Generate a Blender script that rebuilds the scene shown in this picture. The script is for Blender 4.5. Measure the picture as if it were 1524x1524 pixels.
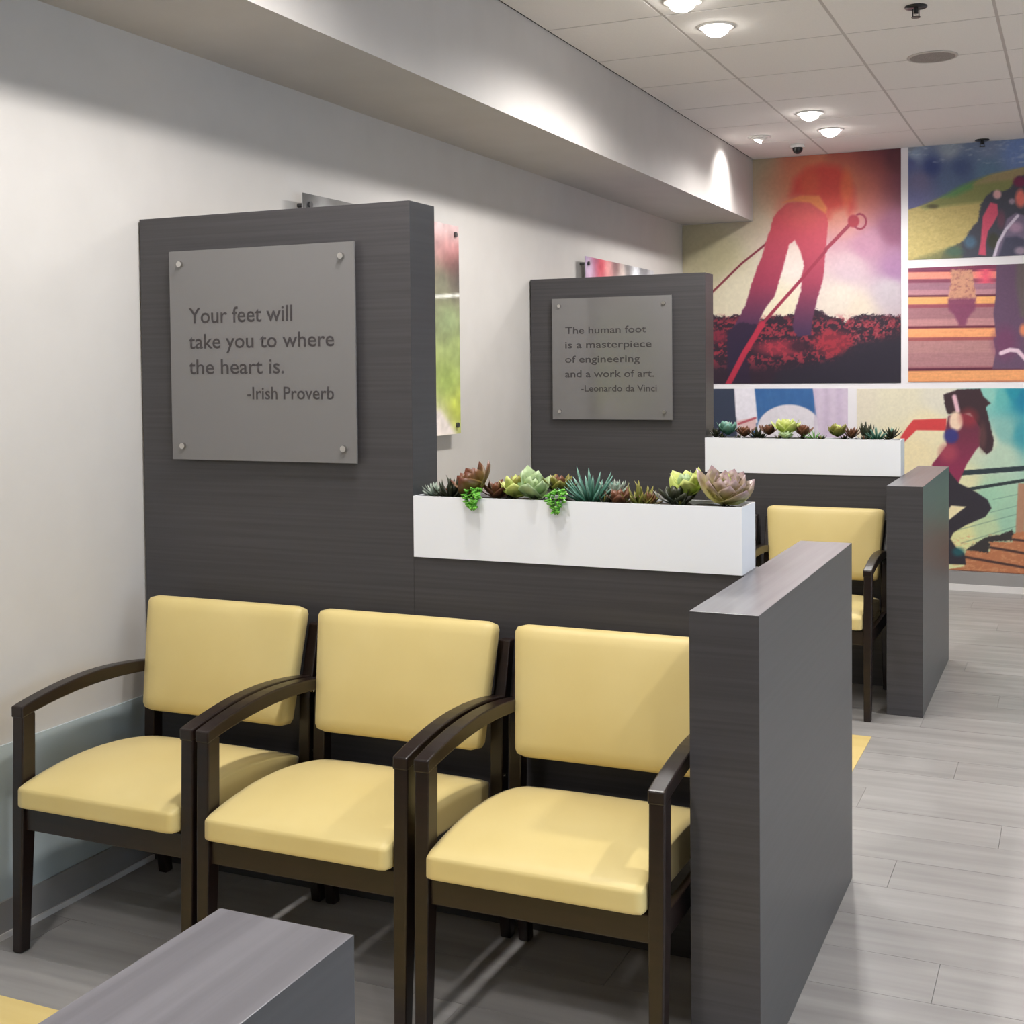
import bpy, bmesh, math, random
import numpy as np
from mathutils import Vector, Matrix
random.seed(7)
for o in list(bpy.data.objects): bpy.data.objects.remove(o)
SC = bpy.context.scene
COL = SC.collection
# ------------------------------------------------------------------ camera
CAM = (2.6572, -3.1021, 1.52)
YAW, PITCH, ROLL = 0.41802, -0.031815, -0.010005
F, PX, PY = 1880.43, 771.34, 609.62
cy_, sy_ = math.cos(YAW), math.sin(YAW); cp_, sp_ = math.cos(PITCH), math.sin(PITCH); cr_, sr_ = math.cos(ROLL), math.sin(ROLL)
FWD = Vector((-sy_*cp_, cy_*cp_, sp_)); R0 = Vector((cy_, sy_, 0)); U0 = R0.cross(FWD)
RGT = R0*cr_ + U0*sr_; UPV = -R0*sr_ + U0*cr_
cam = bpy.data.objects.new('camera', bpy.data.cameras.new('camera')); COL.objects.link(cam)
m = Matrix((RGT, UPV, -FWD)).transposed().to_4x4(); m.translation = CAM
cam.matrix_world = m
cam.data.sensor_width = 36; cam.data.lens = F/1524*36
cam.data.shift_x = (762-PX)/1524; cam.data.shift_y = (PY-762)/1524
cam.data.clip_start = .05
SC.camera = cam
# ------------------------------------------------------------------ world, exposure, daylight
SC.view_settings.view_transform = 'Standard'; SC.view_settings.look = 'None'
SC.view_settings.gamma = 1; SC.view_settings.use_curve_mapping = False
SC.view_settings.exposure = 0.55
w = bpy.data.worlds.new('sky'); SC.world = w; w.use_nodes = True
w.node_tree.nodes['Background'].inputs[0].default_value = (.62, .80, 1, 1)
w.node_tree.nodes['Background'].inputs[1].default_value = 2.0
SPOT_W = 88.0; ROW_W = 48.0

# room numbers (metres)
HC, YF, XR, YB = 3.0, 5.862, 6.6, -6.6
SX, SZ = .5227, 2.561
D, W1, T, H1, HL, XP, TP, LF, MB = 3.0362, .9544, .1486, 1.993, .999, 1.8946, .1515, .496, .686

# ------------------------------------------------------------------ helpers
def lin(c):
    a = np.asarray(c, float)/255.
    return np.where(a <= .04045, a/12.92, ((a+.055)/1.055)**2.4)
def L4(c): return tuple(float(v) for v in lin(c))+(1.,)
def mat(name, col, rough=.5, metal=0., coat=0., spec=.5):
    M = bpy.data.materials.new(name); M.use_nodes = True
    b = M.node_tree.nodes['Principled BSDF']
    b.inputs['Base Color'].default_value = L4(col); b.inputs['Roughness'].default_value = rough
    b.inputs['Metallic'].default_value = metal; b.inputs['Coat Weight'].default_value = coat
    b.inputs['Specular IOR Level'].default_value = spec
    return M
def noise_mix(M, c1, c2, scale, detail=3, lo=.3, hi=.7, bump=0., coord='Position', rand=0.):
    nt = M.node_tree; N = nt.nodes; K = nt.links; b = N['Principled BSDF']
    if coord == 'Position': src = N.new('ShaderNodeNewGeometry').outputs['Position']
    else: src = N.new('ShaderNodeTexCoord').outputs['Object']
    mp = N.new('ShaderNodeMapping'); mp.inputs['Scale'].default_value = scale
    K.new(src, mp.inputs[0])
    nz = N.new('ShaderNodeTexNoise'); nz.inputs['Scale'].default_value = 1; nz.inputs['Detail'].default_value = detail
    K.new(mp.outputs[0], nz.inputs[0])
    if rand:
        oi = N.new('ShaderNodeObjectInfo'); ad = N.new('ShaderNodeVectorMath'); ad.operation = 'ADD'
        mu = N.new('ShaderNodeMath'); mu.operation = 'MULTIPLY'; mu.inputs[1].default_value = 37
        K.new(oi.outputs['Random'], mu.inputs[0]); K.new(src, ad.inputs[0]); K.new(mu.outputs[0], ad.inputs[1]); K.new(ad.outputs[0], mp.inputs[0])
    rp = N.new('ShaderNodeMapRange'); rp.inputs[1].default_value = lo; rp.inputs[2].default_value = hi
    K.new(nz.outputs[0], rp.inputs[0])
    fac = rp.outputs[0]
    mx = N.new('ShaderNodeMix'); mx.data_type = 'RGBA'; mx.inputs[6].default_value = L4(c1); mx.inputs[7].default_value = L4(c2)
    K.new(fac, mx.inputs[0]); out = mx.outputs[2]
    if rand:
        hs = N.new('ShaderNodeHueSaturation'); mr = N.new('ShaderNodeMapRange'); mr.inputs[3].default_value = 1-rand; mr.inputs[4].default_value = 1+rand
        K.new(oi.outputs['Random'], mr.inputs[0]); K.new(mr.outputs[0], hs.inputs['Value']); K.new(out, hs.inputs['Color']); out = hs.outputs[0]
    K.new(out, b.inputs['Base Color'])
    if bump:
        bp = N.new('ShaderNodeBump'); bp.inputs['Strength'].default_value = bump; bp.inputs['Distance'].default_value = .002
        K.new(nz.outputs[0], bp.inputs['Height']); K.new(bp.outputs[0], b.inputs['Normal'])
    return M
def emit(name, col, s):
    M = mat(name, (255, 255, 255)); b = M.node_tree.nodes['Principled BSDF']
    b.inputs['Emission Color'].default_value = L4(col); b.inputs['Emission Strength'].default_value = s
    return M
def box(bm, x0, x1, y0, y1, z0, z1, mi=0, bev=0.):
    g = bmesh.ops.create_cube(bm, size=1)
    vs = g['verts']
    for v in vs: v.co = Vector((x0+(v.co.x+.5)*(x1-x0), y0+(v.co.y+.5)*(y1-y0), z0+(v.co.z+.5)*(z1-z0)))
    fs = {f for v in vs for f in v.link_faces}
    for f in fs: f.material_index = mi
    if bev:
        es = {e for v in vs for e in v.link_edges}
        bmesh.ops.bevel(bm, geom=list(es), offset=bev, segments=2, profile=.6, affect='EDGES')
def cyl(bm, c, r, h, axis='Z', seg=24, r2=None):
    g = bmesh.ops.create_cone(bm, cap_ends=True, segments=seg, radius1=r, radius2=r if r2 is None else r2, depth=h)
    M = {'Z': Matrix(), 'Y': Matrix.Rotation(math.pi/2, 4, 'X'), 'X': Matrix.Rotation(math.pi/2, 4, 'Y')}[axis]
    bmesh.ops.transform(bm, matrix=Matrix.Translation(c) @ M, verts=g['verts'])
def put(name, me, parent=None):
    o = bpy.data.objects.new(name, me); COL.objects.link(o)
    if parent: o.parent = parent
    return o
def obj(name, bm, mats, parent=None, smooth=False):
    me = bpy.data.meshes.new(name); bmesh.ops.recalc_face_normals(bm, faces=bm.faces[:]); bm.to_mesh(me); bm.free()
    for q in (mats if isinstance(mats, (list, tuple)) else [mats]): me.materials.append(q)
    if smooth:
        for p in me.polygons: p.use_smooth = True
    return put(name, me, parent)
def bx(name, dims, mats, parent=None, bev=0.):
    bm = bmesh.new(); box(bm, *dims, bev=bev); return obj(name, bm, mats, parent)
def thing(name, loc, label, cat, group=None, rz=0):
    o = bpy.data.objects.new(name, None); COL.objects.link(o); o.location = loc; o.rotation_euler.z = rz
    o.empty_display_size = .1
    return tag(o, label, cat, group)
def tag(o, label=None, cat=None, group=None, kind=None):
    if label: o['label'] = label
    if cat: o['category'] = cat
    if group: o['group'] = group
    if kind: o['kind'] = kind
    return o
def struct(name, bm_or_dims, m, label=None):
    o = bx(name, bm_or_dims, m) if isinstance(bm_or_dims, tuple) else obj(name, bm_or_dims, m)
    return tag(o, label, kind='structure')
def copy_tree(o, parent=None):
    c = o.copy(); COL.objects.link(c); c.parent = parent
    for ch in o.children: copy_tree(ch, c)
    return c
def rounded(w, d, h, r, n=10, crown=0., arch=0.):
    """rounded cushion, centred, with a crowned +Z face"""
    bm = bmesh.new(); bmesh.ops.create_cube(bm, size=2)
    bmesh.ops.subdivide_edges(bm, edges=bm.edges[:], cuts=n, use_grid_fill=True)
    hx, hy, hz = w/2, d/2, h/2
    for v in bm.verts:
        s = Vector([math.copysign(abs(t)**.75, t) for t in v.co])
        p = Vector((s.x*hx, s.y*hy, s.z*hz))
        i = Vector((max(-hx+r, min(hx-r, p.x)), max(-hy+r, min(hy-r, p.y)), max(-hz+min(r, hz*.9), min(hz-min(r, hz*.9), p.z))))
        q = p-i
        if q.length > 1e-7:
            q.normalize(); q.z *= min(r, hz*.9)/r; p = i+q*r
        if v.co.z > 0: p.z += crown*v.co.z*(1-abs(p.x/hx)**2.6)*(1-abs(p.y/hy)**2.6)+arch*v.co.z*(1-abs(p.y/hy)**2.0)
        v.co = p
    return bm

# ------------------------------------------------------------------ materials
M_wall = noise_mix(mat('wall_paint', (208, 205, 202), .7), (196, 192, 188), (200, 196, 192), (6, 6, 6))
M_far = noise_mix(mat('wall_paint_white', (236, 233, 236), .6), (235, 232, 235), (239, 236, 239), (6, 6, 6))
M_soff = noise_mix(mat('soffit_paint', (216, 212, 208), .6), (186, 182, 179), (191, 187, 184), (5, 5, 5))
M_ceil = noise_mix(mat('ceiling_tile', (205, 199, 195), .9), (238, 234, 231), (243, 239, 236), (160, 160, 160), bump=.25, rand=.012)
M_grid = mat('grid_metal', (196, 190, 186), .5)
M_cbase = mat('ceiling_plenum', (60, 60, 60), .9)
M_floor = mat('vinyl_plank', (160, 155, 150), .38)
noise_mix(M_floor, (139, 136, 134), (163, 160, 158), (1.3, 16, 1), 6, .3, .7, bump=.03, rand=.04)
M_sub = mat('sub_floor', (92, 88, 85), .8)
M_yel = noise_mix(mat('yellow_vinyl_floor', (222, 190, 120), .4), (218, 192, 124), (224, 200, 134), (2, 20, 1))
def laminate(name, c1, c2, sc, rough=.42):
    M = noise_mix(mat(name, c1, rough), c1, c2, sc, 5, .35, .65, bump=.06); return M
M_lam = laminate('dark_laminate', (61, 59, 61), (70, 68, 70), (1.4, 1.4, 110))
M_lamx = laminate('dark_laminate_daylit_aisle', (60, 61, 64), (66, 67, 70), (1.4, 1.4, 90), .36)  # same laminate; cool side daylight tinted into the colour
M_lamt = laminate('dark_laminate_lit_top', (90, 88, 93), (104, 102, 107), (60, 1.2, 1), .3)  # same laminate; light caught by the top is put into its paler colour
M_lamtx = laminate('dark_laminate_lit_ledge', (90, 88, 93), (104, 102, 107), (1.2, 60, 1), .34)  # paler like the top to imitate overhead light, grain turned along x
LAM = [M_lam, M_lamt, M_lamx]
M_wood = noise_mix(mat('espresso_wood', (44, 27, 22), .33), (22, 13, 11), (34, 21, 17), (8, 8, 60), 4)
M_vin = noise_mix(mat('yellow_vinyl', (226, 196, 124), .5), (210, 189, 124), (215, 195, 132), (5, 5, 5), 2)
M_vin.node_tree.nodes['Principled BSDF'].inputs['Sheen Weight'].default_value = .15
M_white = mat('white_planter', (236, 238, 243), .35)
M_soil = noise_mix(mat('soil', (40, 32, 26), .95), (26, 20, 16), (58, 46, 36), (120, 120, 120), bump=.5)
M_metal = mat('brushed_steel', (200, 198, 194), .25, 1.)
M_dark = mat('dark_plastic', (22, 22, 24), .3)
M_wplas = mat('white_plastic', (228, 226, 222), .35)
M_acry = mat('frosted_acrylic', (112, 110, 110), .14, spec=.8, coat=.5)
M_acry.node_tree.nodes['Principled BSDF'].inputs['Coat Roughness'].default_value = .06
M_ink = mat('lettering_ink', (62, 58, 60), .5)
M_guard = mat('wall_guard_sheet', (180, 192, 196), .16, coat=.3)
M_base = noise_mix(mat('baseboard_vinyl', (150, 148, 146), .4), (148, 146, 144), (155, 153, 151), (4, 4, 4))
M_shoe = mat('base_shoe', (225, 222, 219), .45)
M_lens = emit('lamp_lens', (255, 250, 242), 14)
M_glass = mat('window_glass', (255, 255, 255), .02)
M_glass.node_tree.nodes['Principled BSDF'].inputs['Transmission Weight'].default_value = 1
M_glass.node_tree.nodes['Principled BSDF'].inputs['IOR'].default_value = 1.05
M_frame = mat('window_frame_aluminium', (90, 90, 92), .4, .6)

# ------------------------------------------------------------------ room shell
wl = struct('wall_left', (-.12, 0, YB, YF, -.1, HC+.15), M_wall)
struct('wall_back', (-.12, XR+.12, YF, YF+.12, -.1, HC+.15), M_far)
struct('wall_front', (-.12, XR+.12, YB-.12, YB, -.1, HC+.15), M_wall)
# right wall with a storefront window
wb = bmesh.new(); WY0, WY1, WZ0, WZ1 = -4.6, .6, .35, 2.5
box(wb, XR, XR+.12, YB, WY0, -.1, HC+.15); box(wb, XR, XR+.12, WY1, YF, -.1, HC+.15)
box(wb, XR, XR+.12, WY0, WY1, -.1, WZ0); box(wb, XR, XR+.12, WY0, WY1, WZ1, HC+.15)
struct('wall_right', wb, M_wall)
fb = bmesh.new()
for k in range(5):
    y = WY0+(WY1-WY0)*k/4; box(fb, XR+.03, XR+.09, max(WY0, y-.03), min(WY1, y+.03), WZ0, WZ1)
box(fb, XR+.03, XR+.09, WY0, WY1, WZ0, WZ0+.05); box(fb, XR+.03, XR+.09, WY0, WY1, WZ1-.05, WZ1)
win = struct('window_1', fb, M_frame)
for k in range(4):
    y0 = WY0+(WY1-WY0)*k/4+.03; bx('pane', (XR+.055, XR+.063, y0, y0+(WY1-WY0)/4-.06, WZ0+.05, WZ1-.05), M_glass, win)
pt = bpy.data.lights.new('window_portal', 'AREA'); pt.shape = 'RECTANGLE'; pt.size = WY1-WY0; pt.size_y = WZ1-WZ0; pt.cycles.is_portal = True
po = bpy.data.objects.new('window_portal', pt); COL.objects.link(po); po.location = (XR+.11, (WY0+WY1)/2, (WZ0+WZ1)/2)
po.rotation_euler = (math.pi/2, 0, math.pi/2)
# soffit
tag(struct('trim_1', (0, SX, YB, YF, SZ, HC), M_soff), label='grey painted soffit running along the left wall under the ceiling')
# wall guard sheet + baseboards
gd = struct('trim_2', (0, .006, YB, YF, .10, .519), M_guard, 'pale blue-grey protective sheet along the foot of the left wall')
struct('baseboard_left', (0, .014, YB, YF, .016, .10), M_base)
bx('base_shoe', (0, .02, YB, YF, 0, .016), M_shoe, bpy.data.objects['baseboard_left'])['label'] = 'pale strip at the foot of the baseboard'
bb = struct('baseboard_back', (0, XR, YF-.014, YF, .045, .128), M_base)
bx('base_shoe', (0, XR, YF-.02, YF, 0, .045), M_shoe, bb)['label'] = 'white strip at the foot of the baseboard'

# floor: slab, planks, yellow inlays
fl = struct('floor', (0, XR, YB, YF, -.1, -.006), M_sub)
me = bx('plank', (0, 1, 0, 1, 0, 1), M_floor).data
bpy.data.objects.remove(bpy.data.objects['plank'])
INL = [(.0, 1.885, -1.9, -.84), (.0, 1.885, D-1.9, D-.87)]
PW_, PL = .2175, 1.22
row = 0; y = -1.74; near = []
while y < YF:
    x = -((row*.47) % PL)
    while x < 3.6:
        x0, x1, y1 = max(x, 0), min(x+PL, 3.6), min(y+PW_, YF)
        if x1-x0 > .002:
            o = put('plank', me, fl); dz = random.uniform(0, .0006)
            o.location = (x0+.0006, y+.0006, -.006); o.scale = (x1-x0-.0012, y1-y-.0012, .006-dz)
        x += PL
    y += PW_; row += 1
fb = bmesh.new()
y = -1.74
while y > YB+.01:
    x = 0.; y0 = max(y-PW_, YB)
    x = -((row*.47) % PL)
    while x < XR:
        x0, x1 = max(x, 0), min(x+PL, XR); box(fb, x0+.0006, x1-.0006, y0+.0006, y-.0006, -.006, -.0003); x += PL
    y -= PW_; row += 1
y = -1.74; row = 0
while y < YF:
    x = 3.6
    while x < XR:
        x1 = min(x+PL, XR); box(fb, x+.0006, x1-.0006, y+.0006, min(y+PW_, YF)-.0006, -.006, -.0003); x += PL
    y += PW_; row += 1
tag(obj('plank_field', fb, M_floor, fl), kind='stuff')
for k, (a, b, c, d) in enumerate(INL):
    o = bx('floor_inlay', (a, b, c, d, 0, .0025), M_yel, fl); o['label'] = 'yellow inlaid floor panel' 

# ceiling: slab, tiles, grid
cl = struct('ceiling', (0, XR, YB, YF, HC+.02, HC+.15), M_cbase)
GX = [SX]+[1.052+.64*k for k in range(9)]; GX = [g for g in GX if g < XR]+[XR]
GY = [2.05+.636*k for k in range(-14, 6)]; GY = [YB]+[g for g in GY if YB < g < YF]+[YF]
tme = bx('ceiling_tile', (0, 1, 0, 1, 0, 1), M_ceil).data
bpy.data.objects.remove(bpy.data.objects['ceiling_tile'])
for i in range(len(GX)-1):
    for j in range(len(GY)-1):
        o = put('ceiling_tile', tme, cl); o.location = (GX[i]+.007, GY[j]+.007, HC-.001)
        o.scale = (GX[i+1]-GX[i]-.014, GY[j+1]-GY[j]-.014, .018)
for g in GX[1:-1]: bx('grid_bar', (g-.008, g+.008, YB, YF, HC, HC+.02), M_grid, cl)
for g in GY[1:-1]: bx('grid_bar', (SX, XR, g-.008, g+.008, HC+.0005, HC+.0195), M_grid, cl)

# ------------------------------------------------------------------ ceiling fixtures
def ring(bm, r0, r1, z0, z1, seg=32):
    P = [[bm.verts.new((r*math.cos(t), r*math.sin(t), z)) for t in [2*math.pi*k/seg for k in range(seg)]] for r, z in ((r0, z1), (r0, z0), (r1, z0+.002), (r1, z1))]
    for a in range(4):
        A, B = P[a], P[(a+1) % 4]
        for k in range(seg): bm.faces.new((A[k], A[(k+1) % seg], B[(k+1) % seg], B[k]))
def downlight(x, y, label, group=None, watts=None):
    t = thing('downlight', (x, y, HC), label, 'ceiling light', group)
    b = bmesh.new(); ring(b, .062, .082, -.008, -.001); obj('trim_ring', b, M_wplas, t, True)
    b = bmesh.new(); bmesh.ops.create_uvsphere(b, u_segments=24, v_segments=14, radius=.058); bmesh.ops.scale(b, vec=(1, 1, .75), verts=b.verts[:]); bmesh.ops.translate(b, vec=(0, 0, -.003), verts=b.verts[:]); obj('lens', b, M_lens, t, True)
    l = bpy.data.lights.new('lamp', 'SPOT'); l.energy = watts or (ROW_W if x < 1.5 else SPOT_W); l.spot_size = math.radians(163 if x < 1.5 else 132); l.spot_blend = .6 if x < 1.5 else 1
    l.shadow_soft_size = .06; l.color = (1, .968, .935)
    lo = bpy.data.objects.new('lamp', l); COL.objects.link(lo); lo.parent = t; lo.location = (0, 0, -.07)
    return t
downlight(1.186, 1.877, 'bright round downlight cut by the top edge of the photo', None)
downlight(1.211, 2.311, 'bright round downlight nearest the top edge, in full view')
downlight(1.213, 4.38, 'bright round downlight above the first mural, nearer of the close pair')
downlight(1.229, 4.966, 'bright round downlight of the close pair, nearer the mural wall')
off = 'downlights outside the frame'
for x, y in ((1.2, -.35), (1.2, -.75), (1.2, -2.85), (1.2, -3.3), (1.2, -5.4), (3.3, 4.6), (3.3, 2.1), (3.3, -.4), (3.3, -2.9), (3.3, -5.2), (5.2, 4.0), (5.2, 1.0), (5.2, -2.), (5.2, -5.)):
    downlight(x, y, 'recessed round downlight of the rows beyond the frame', off)
# adjustable eyeball washing the soffit
t = thing('eyeball_downlight', (.769, 5.012, HC), 'tilted eyeball spotlight lighting the end of the soffit', 'ceiling light')
b = bmesh.new(); ring(b, .05, .075, -.008, -.001); obj('trim_ring', b, M_wplas, t, True)
b = bmesh.new(); bmesh.ops.create_uvsphere(b, u_segments=20, v_segments=12, radius=.05); bmesh.ops.scale(b, vec=(1, 1, .5), verts=b.verts[:]); obj('eyeball', b, M_wplas, t, True).location.z = -.004
b = bmesh.new(); cyl(b, (0, 0, 0), .028, .006); o = obj('lens', b, M_lens, t); o.location = (-.012, 0, -.028); o.rotation_euler.y = .5
l = bpy.data.lights.new('lamp', 'SPOT'); l.energy = 17; l.spot_size = math.radians(105); l.spot_blend = 1; l.shadow_soft_size = .03; l.color = (1, .96, .92)
lo = bpy.data.objects.new('lamp', l); COL.objects.link(lo); lo.parent = t; lo.location = (-.03, 0, -.06); lo.rotation_euler = (0, math.radians(-38) * -1, 0)
lo.rotation_euler = Vector((-.45, -.02, -.55)).to_track_quat('-Z', 'Y').to_euler()
# security camera
t = thing('dome_camera', (.936, 5.397, HC), 'small white ceiling camera with a black lens near the soffit end', 'security camera')
b = bmesh.new(); cyl(b, (0, 0, -.012), .05, .024, r2=.042); obj('housing', b, M_wplas, t, True)
b = bmesh.new(); bmesh.ops.create_uvsphere(b, u_segments=20, v_segments=12, radius=.034); o = obj('dome', b, M_dark, t, True); o.location.z = -.03
# sprinklers
def sprinkler(x, y, label):
    t = thing('sprinkler', (x, y, HC), label, 'sprinkler')
    b = bmesh.new(); cyl(b, (0, 0, -.004), .045, .006); obj('escutcheon', b, M_dark, t, True)
    b = bmesh.new(); cyl(b, (0, 0, -.018), .009, .028, seg=12); box(b, -.014, -.01, -.003, .003, -.045, -.012); box(b, .01, .014, -.003, .003, -.045, -.012)
    obj('head', b, M_dark, t)
    b = bmesh.new(); cyl(b, (0, 0, -.046), .018, .003, seg=16); obj('deflector', b, M_dark, t)
sprinkler(2.036, 2.374, 'dark fire sprinkler head at the top edge of the photo')
sprinkler(2.068, 5.783, 'dark fire sprinkler head just before the meadow mural')
t = thing('ceiling_speaker', (2.008, 3.293, HC), 'round grey speaker grille flush in the ceiling tiles', 'speaker')
b = bmesh.new(); ring(b, .105, .118, -.007, -.001); obj('rim', b, M_grid, t, True)
M_gr = noise_mix(mat('speaker_grille', (150, 145, 142), .6), (128, 122, 118), (160, 154, 150), (320, 320, 320), 1)
b = bmesh.new(); cyl(b, (0, 0, -.003), .105, .004); obj('grille', b, M_gr, t)

# ------------------------------------------------------------------ seating partitions
def partition(y0, label):
    t = thing('seating_partition', (0, y0, 0), label, 'partition', None)
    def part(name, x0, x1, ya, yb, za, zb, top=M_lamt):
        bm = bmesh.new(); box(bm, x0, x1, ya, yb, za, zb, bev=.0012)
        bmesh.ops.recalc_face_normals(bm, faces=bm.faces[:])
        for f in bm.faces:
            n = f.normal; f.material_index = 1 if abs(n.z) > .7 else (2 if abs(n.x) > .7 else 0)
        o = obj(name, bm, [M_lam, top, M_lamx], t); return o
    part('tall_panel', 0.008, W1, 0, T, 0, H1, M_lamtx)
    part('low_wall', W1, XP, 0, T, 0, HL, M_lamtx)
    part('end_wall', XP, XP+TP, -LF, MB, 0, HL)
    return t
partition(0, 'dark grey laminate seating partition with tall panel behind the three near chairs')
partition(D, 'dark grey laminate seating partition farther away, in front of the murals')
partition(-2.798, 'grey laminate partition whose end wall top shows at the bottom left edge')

# ------------------------------------------------------------------ chairs
def beam(bm, prof):
    """prof: list of 4-corner rings"""
    vs = [[bm.verts.new(p) for p in r] for r in prof]
    for a, b_ in zip(vs[:-1], vs[1:]):
        for k in range(4): bm.faces.new((a[k], a[(k+1) % 4], b_[(k+1) % 4], b_[k]))
    bm.faces.new(vs[0][::-1]); bm.faces.new(vs[-1])
def bevelled(bm, o=.004):
    bmesh.ops.recalc_face_normals(bm, faces=bm.faces[:])
    es = [e for e in bm.edges if len(e.link_faces) == 2 and e.calc_face_angle(0) > .8]
    bmesh.ops.bevel(bm, geom=es, offset=o, segments=2, profile=.5, affect='EDGES'); return bm
def rg(x0, x1, y0, y1, z): return [(x0, y0, z), (x1, y0, z), (x1, y1, z), (x0, y1, z)]
def make_chair():
    t = thing('armchair', (0, 0, 0), 'x', 'chair')
    for s in (-1, 1):
        xo, xi = s*.293, s*.257
        xa, xb = min(xo, xi), max(xo, xi)
        b = bmesh.new(); beam(b, [rg(xa+.003, xb-.003, -.652, -.618, 0), rg(xa, xb, -.640, -.592, .35), rg(xa, xb, -.630, -.585, .625)])
        obj('front_leg', bevelled(b), M_wood, t)
        b = bmesh.new(); beam(b, [rg(xa+.003, xb-.003, -.075, -.042, 0), rg(xa, xb, -.125, -.083, .40), rg(xa, xb, -.115, -.075, .60), rg(xa, xb, -.062, -.030, .80)])
        obj('rear_leg', bevelled(b), M_wood, t)
        b = bmesh.new(); n = 12; pr = []
        for k in range(n+1):
            u = k/n; y = -.634+u*.535; z = .648+.034*math.sin(math.pi*min(1, u*1.0))**.9*.85+.012*u
            th = .030+.006*math.sin(math.pi*u); wd = 0.0015
            pr.append([(xa-wd, y, z-th), (xb+wd, y, z-th), (xb+wd, y, z), (xa-wd, y, z)])
        beam(b, pr); obj('arm', bevelled(b, .004), M_wood, t)
        bx('side_rail', (xa+.008, xb-.008, -.60, -.10, .322, .378), M_wood, t, .003)
        for (yy, zz) in ((-.105, .62), (-.105, .45)):
            b = bmesh.new(); cyl(b, (s*.2945, yy, zz), .006, .004, 'X', 12); obj('bolt', b, M_metal, t)
    bx('front_rail', (-.257, .257, -.628, -.604, .322, .384), M_wood, t, .003)
    bx('rear_rail', (-.257, .257, -.122, -.098, .330, .384), M_wood, t, .003)
    bx('back_rail', (-.257, .257, -.112, -.090, .60, .66), M_wood, t, .003)
    bm = rounded(.508, .555, .058, .012, 16, .014, .036)
    o = obj('seat', bm, M_vin, t, True); o.location = (0, -.385, .411)
    o.rotation_euler.x = math.radians(-1.5)
    bm = rounded(.528, .335, .062, .024, 12, .012)
    for v in bm.verts:  # slightly narrower at the bottom, gently dished across
        v.co.x *= 1+.045*v.co.y/.17
        v.co.z -= .012*(1-(v.co.x/.27)**2)
    o = obj('backrest', bm, M_vin, t, True)
    o.rotation_euler = (math.radians(90-11), 0, 0); o.location = (0, -.128, .690)
    return t
proto = make_chair()
CH = [(.386, 0, 0, 'yellow armchair beside the left wall, first of the near row'),
      (.984, 0, 0, 'yellow armchair in the middle of the near row of three'),
      (1.588, 0, 0, 'yellow armchair of the near row beside the grey end wall'),
      (.935, D, 0, 'yellow armchair in the middle of the far row, behind the near planter'),
      (1.560, D, 0, 'yellow armchair seen between the two end walls in front of the far partition')]
for k, (x, y, r, lab) in enumerate(CH):
    o = proto if k == 0 else copy_tree(proto)
    o.location = (x, y, 0); o['label'] = lab
    o['group'] = 'yellow armchairs in the near row' if k < 3 else 'yellow armchairs in the far row'

# ------------------------------------------------------------------ acrylic quote panels
def text_mesh(txt, x0, x1, base, cap, parent, yy, right=False):
    cu = bpy.data.curves.new('lettering', 'FONT'); cu.body = txt; cu.size = 1; cu.extrude = 0.0; cu.resolution_u = 3; cu.offset = .010
    tmp = bpy.data.objects.new('t', cu); COL.objects.link(tmp)
    bpy.context.view_layer.update()
    me = bpy.data.meshes.new_from_object(tmp.evaluated_get(bpy.context.evaluated_depsgraph_get()))
    bpy.data.objects.remove(tmp)
    n = len(me.vertices); co = np.empty(n*3); me.vertices.foreach_get('co', co); co = co.reshape(-1, 3)
    mnx, mxx = co[:, 0].min(), co[:, 0].max()
    sx = (x1-x0)/(mxx-mnx); sz = cap/.70
    new = np.stack([x0+(co[:, 0]-mnx)*sx, np.full(n, yy), base+co[:, 1]*sz], 1)
    me.vertices.foreach_set('co', new.ravel()); me.materials.clear(); me.materials.append(M_ink); me.update()
    return tag(put('lettering', me, parent), kind='stuff')
def sign(y0, label, lines):
    t = thing('quote_sign', (0.0, y0, 0), label, 'sign')
    x0, x1, z0, z1 = .139, .789, 1.258, 1.886
    bx('acrylic_panel', (x0, x1, -.024, -.018, z0, z1), M_acry, t, .0008)
    for sx_ in (x0+.042, x1-.042):
        for sz_ in (z0+.041, z1-.040):
            b = bmesh.new(); cyl(b, (sx_, -.009, sz_), .007, .0175, 'Y', 16); cyl(b, (sx_, -.028, sz_), .010, .010, 'Y', 20, r2=.009)
            obj('standoff_bolt', b, M_metal, t, False)
    for (s, a, c, b_, cap) in lines: text_mesh(s, a, c, b_, cap, t, -.0246)
s = .014
sign(0, 'grey frosted quote sign on the near tall panel reading Your feet will take you', [
    ('Your feet will', .195+s, .565+s, 1.668, .046), ('take you to where', .193+s, .705+s, 1.592, .044),
    ('the heart is.', .192+s, .534+s, 1.516, .044), ('-Irish Proverb', .402+s, .702+s, 1.440, .037)])
sign(D, 'grey frosted quote sign on the far tall panel reading The human foot', [
    ('The human foot', .199+s, .640+s, 1.702, .036), ('is a masterpiece', .198+s, .668+s, 1.627, .036),
    ('of engineering', .197+s, .605+s, 1.552, .036), ('and a work of art.', .196+s, .680+s, 1.477, .036),
    ('-Leonardo da Vinci', .285+s, .694+s, 1.402, .034)])

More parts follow.
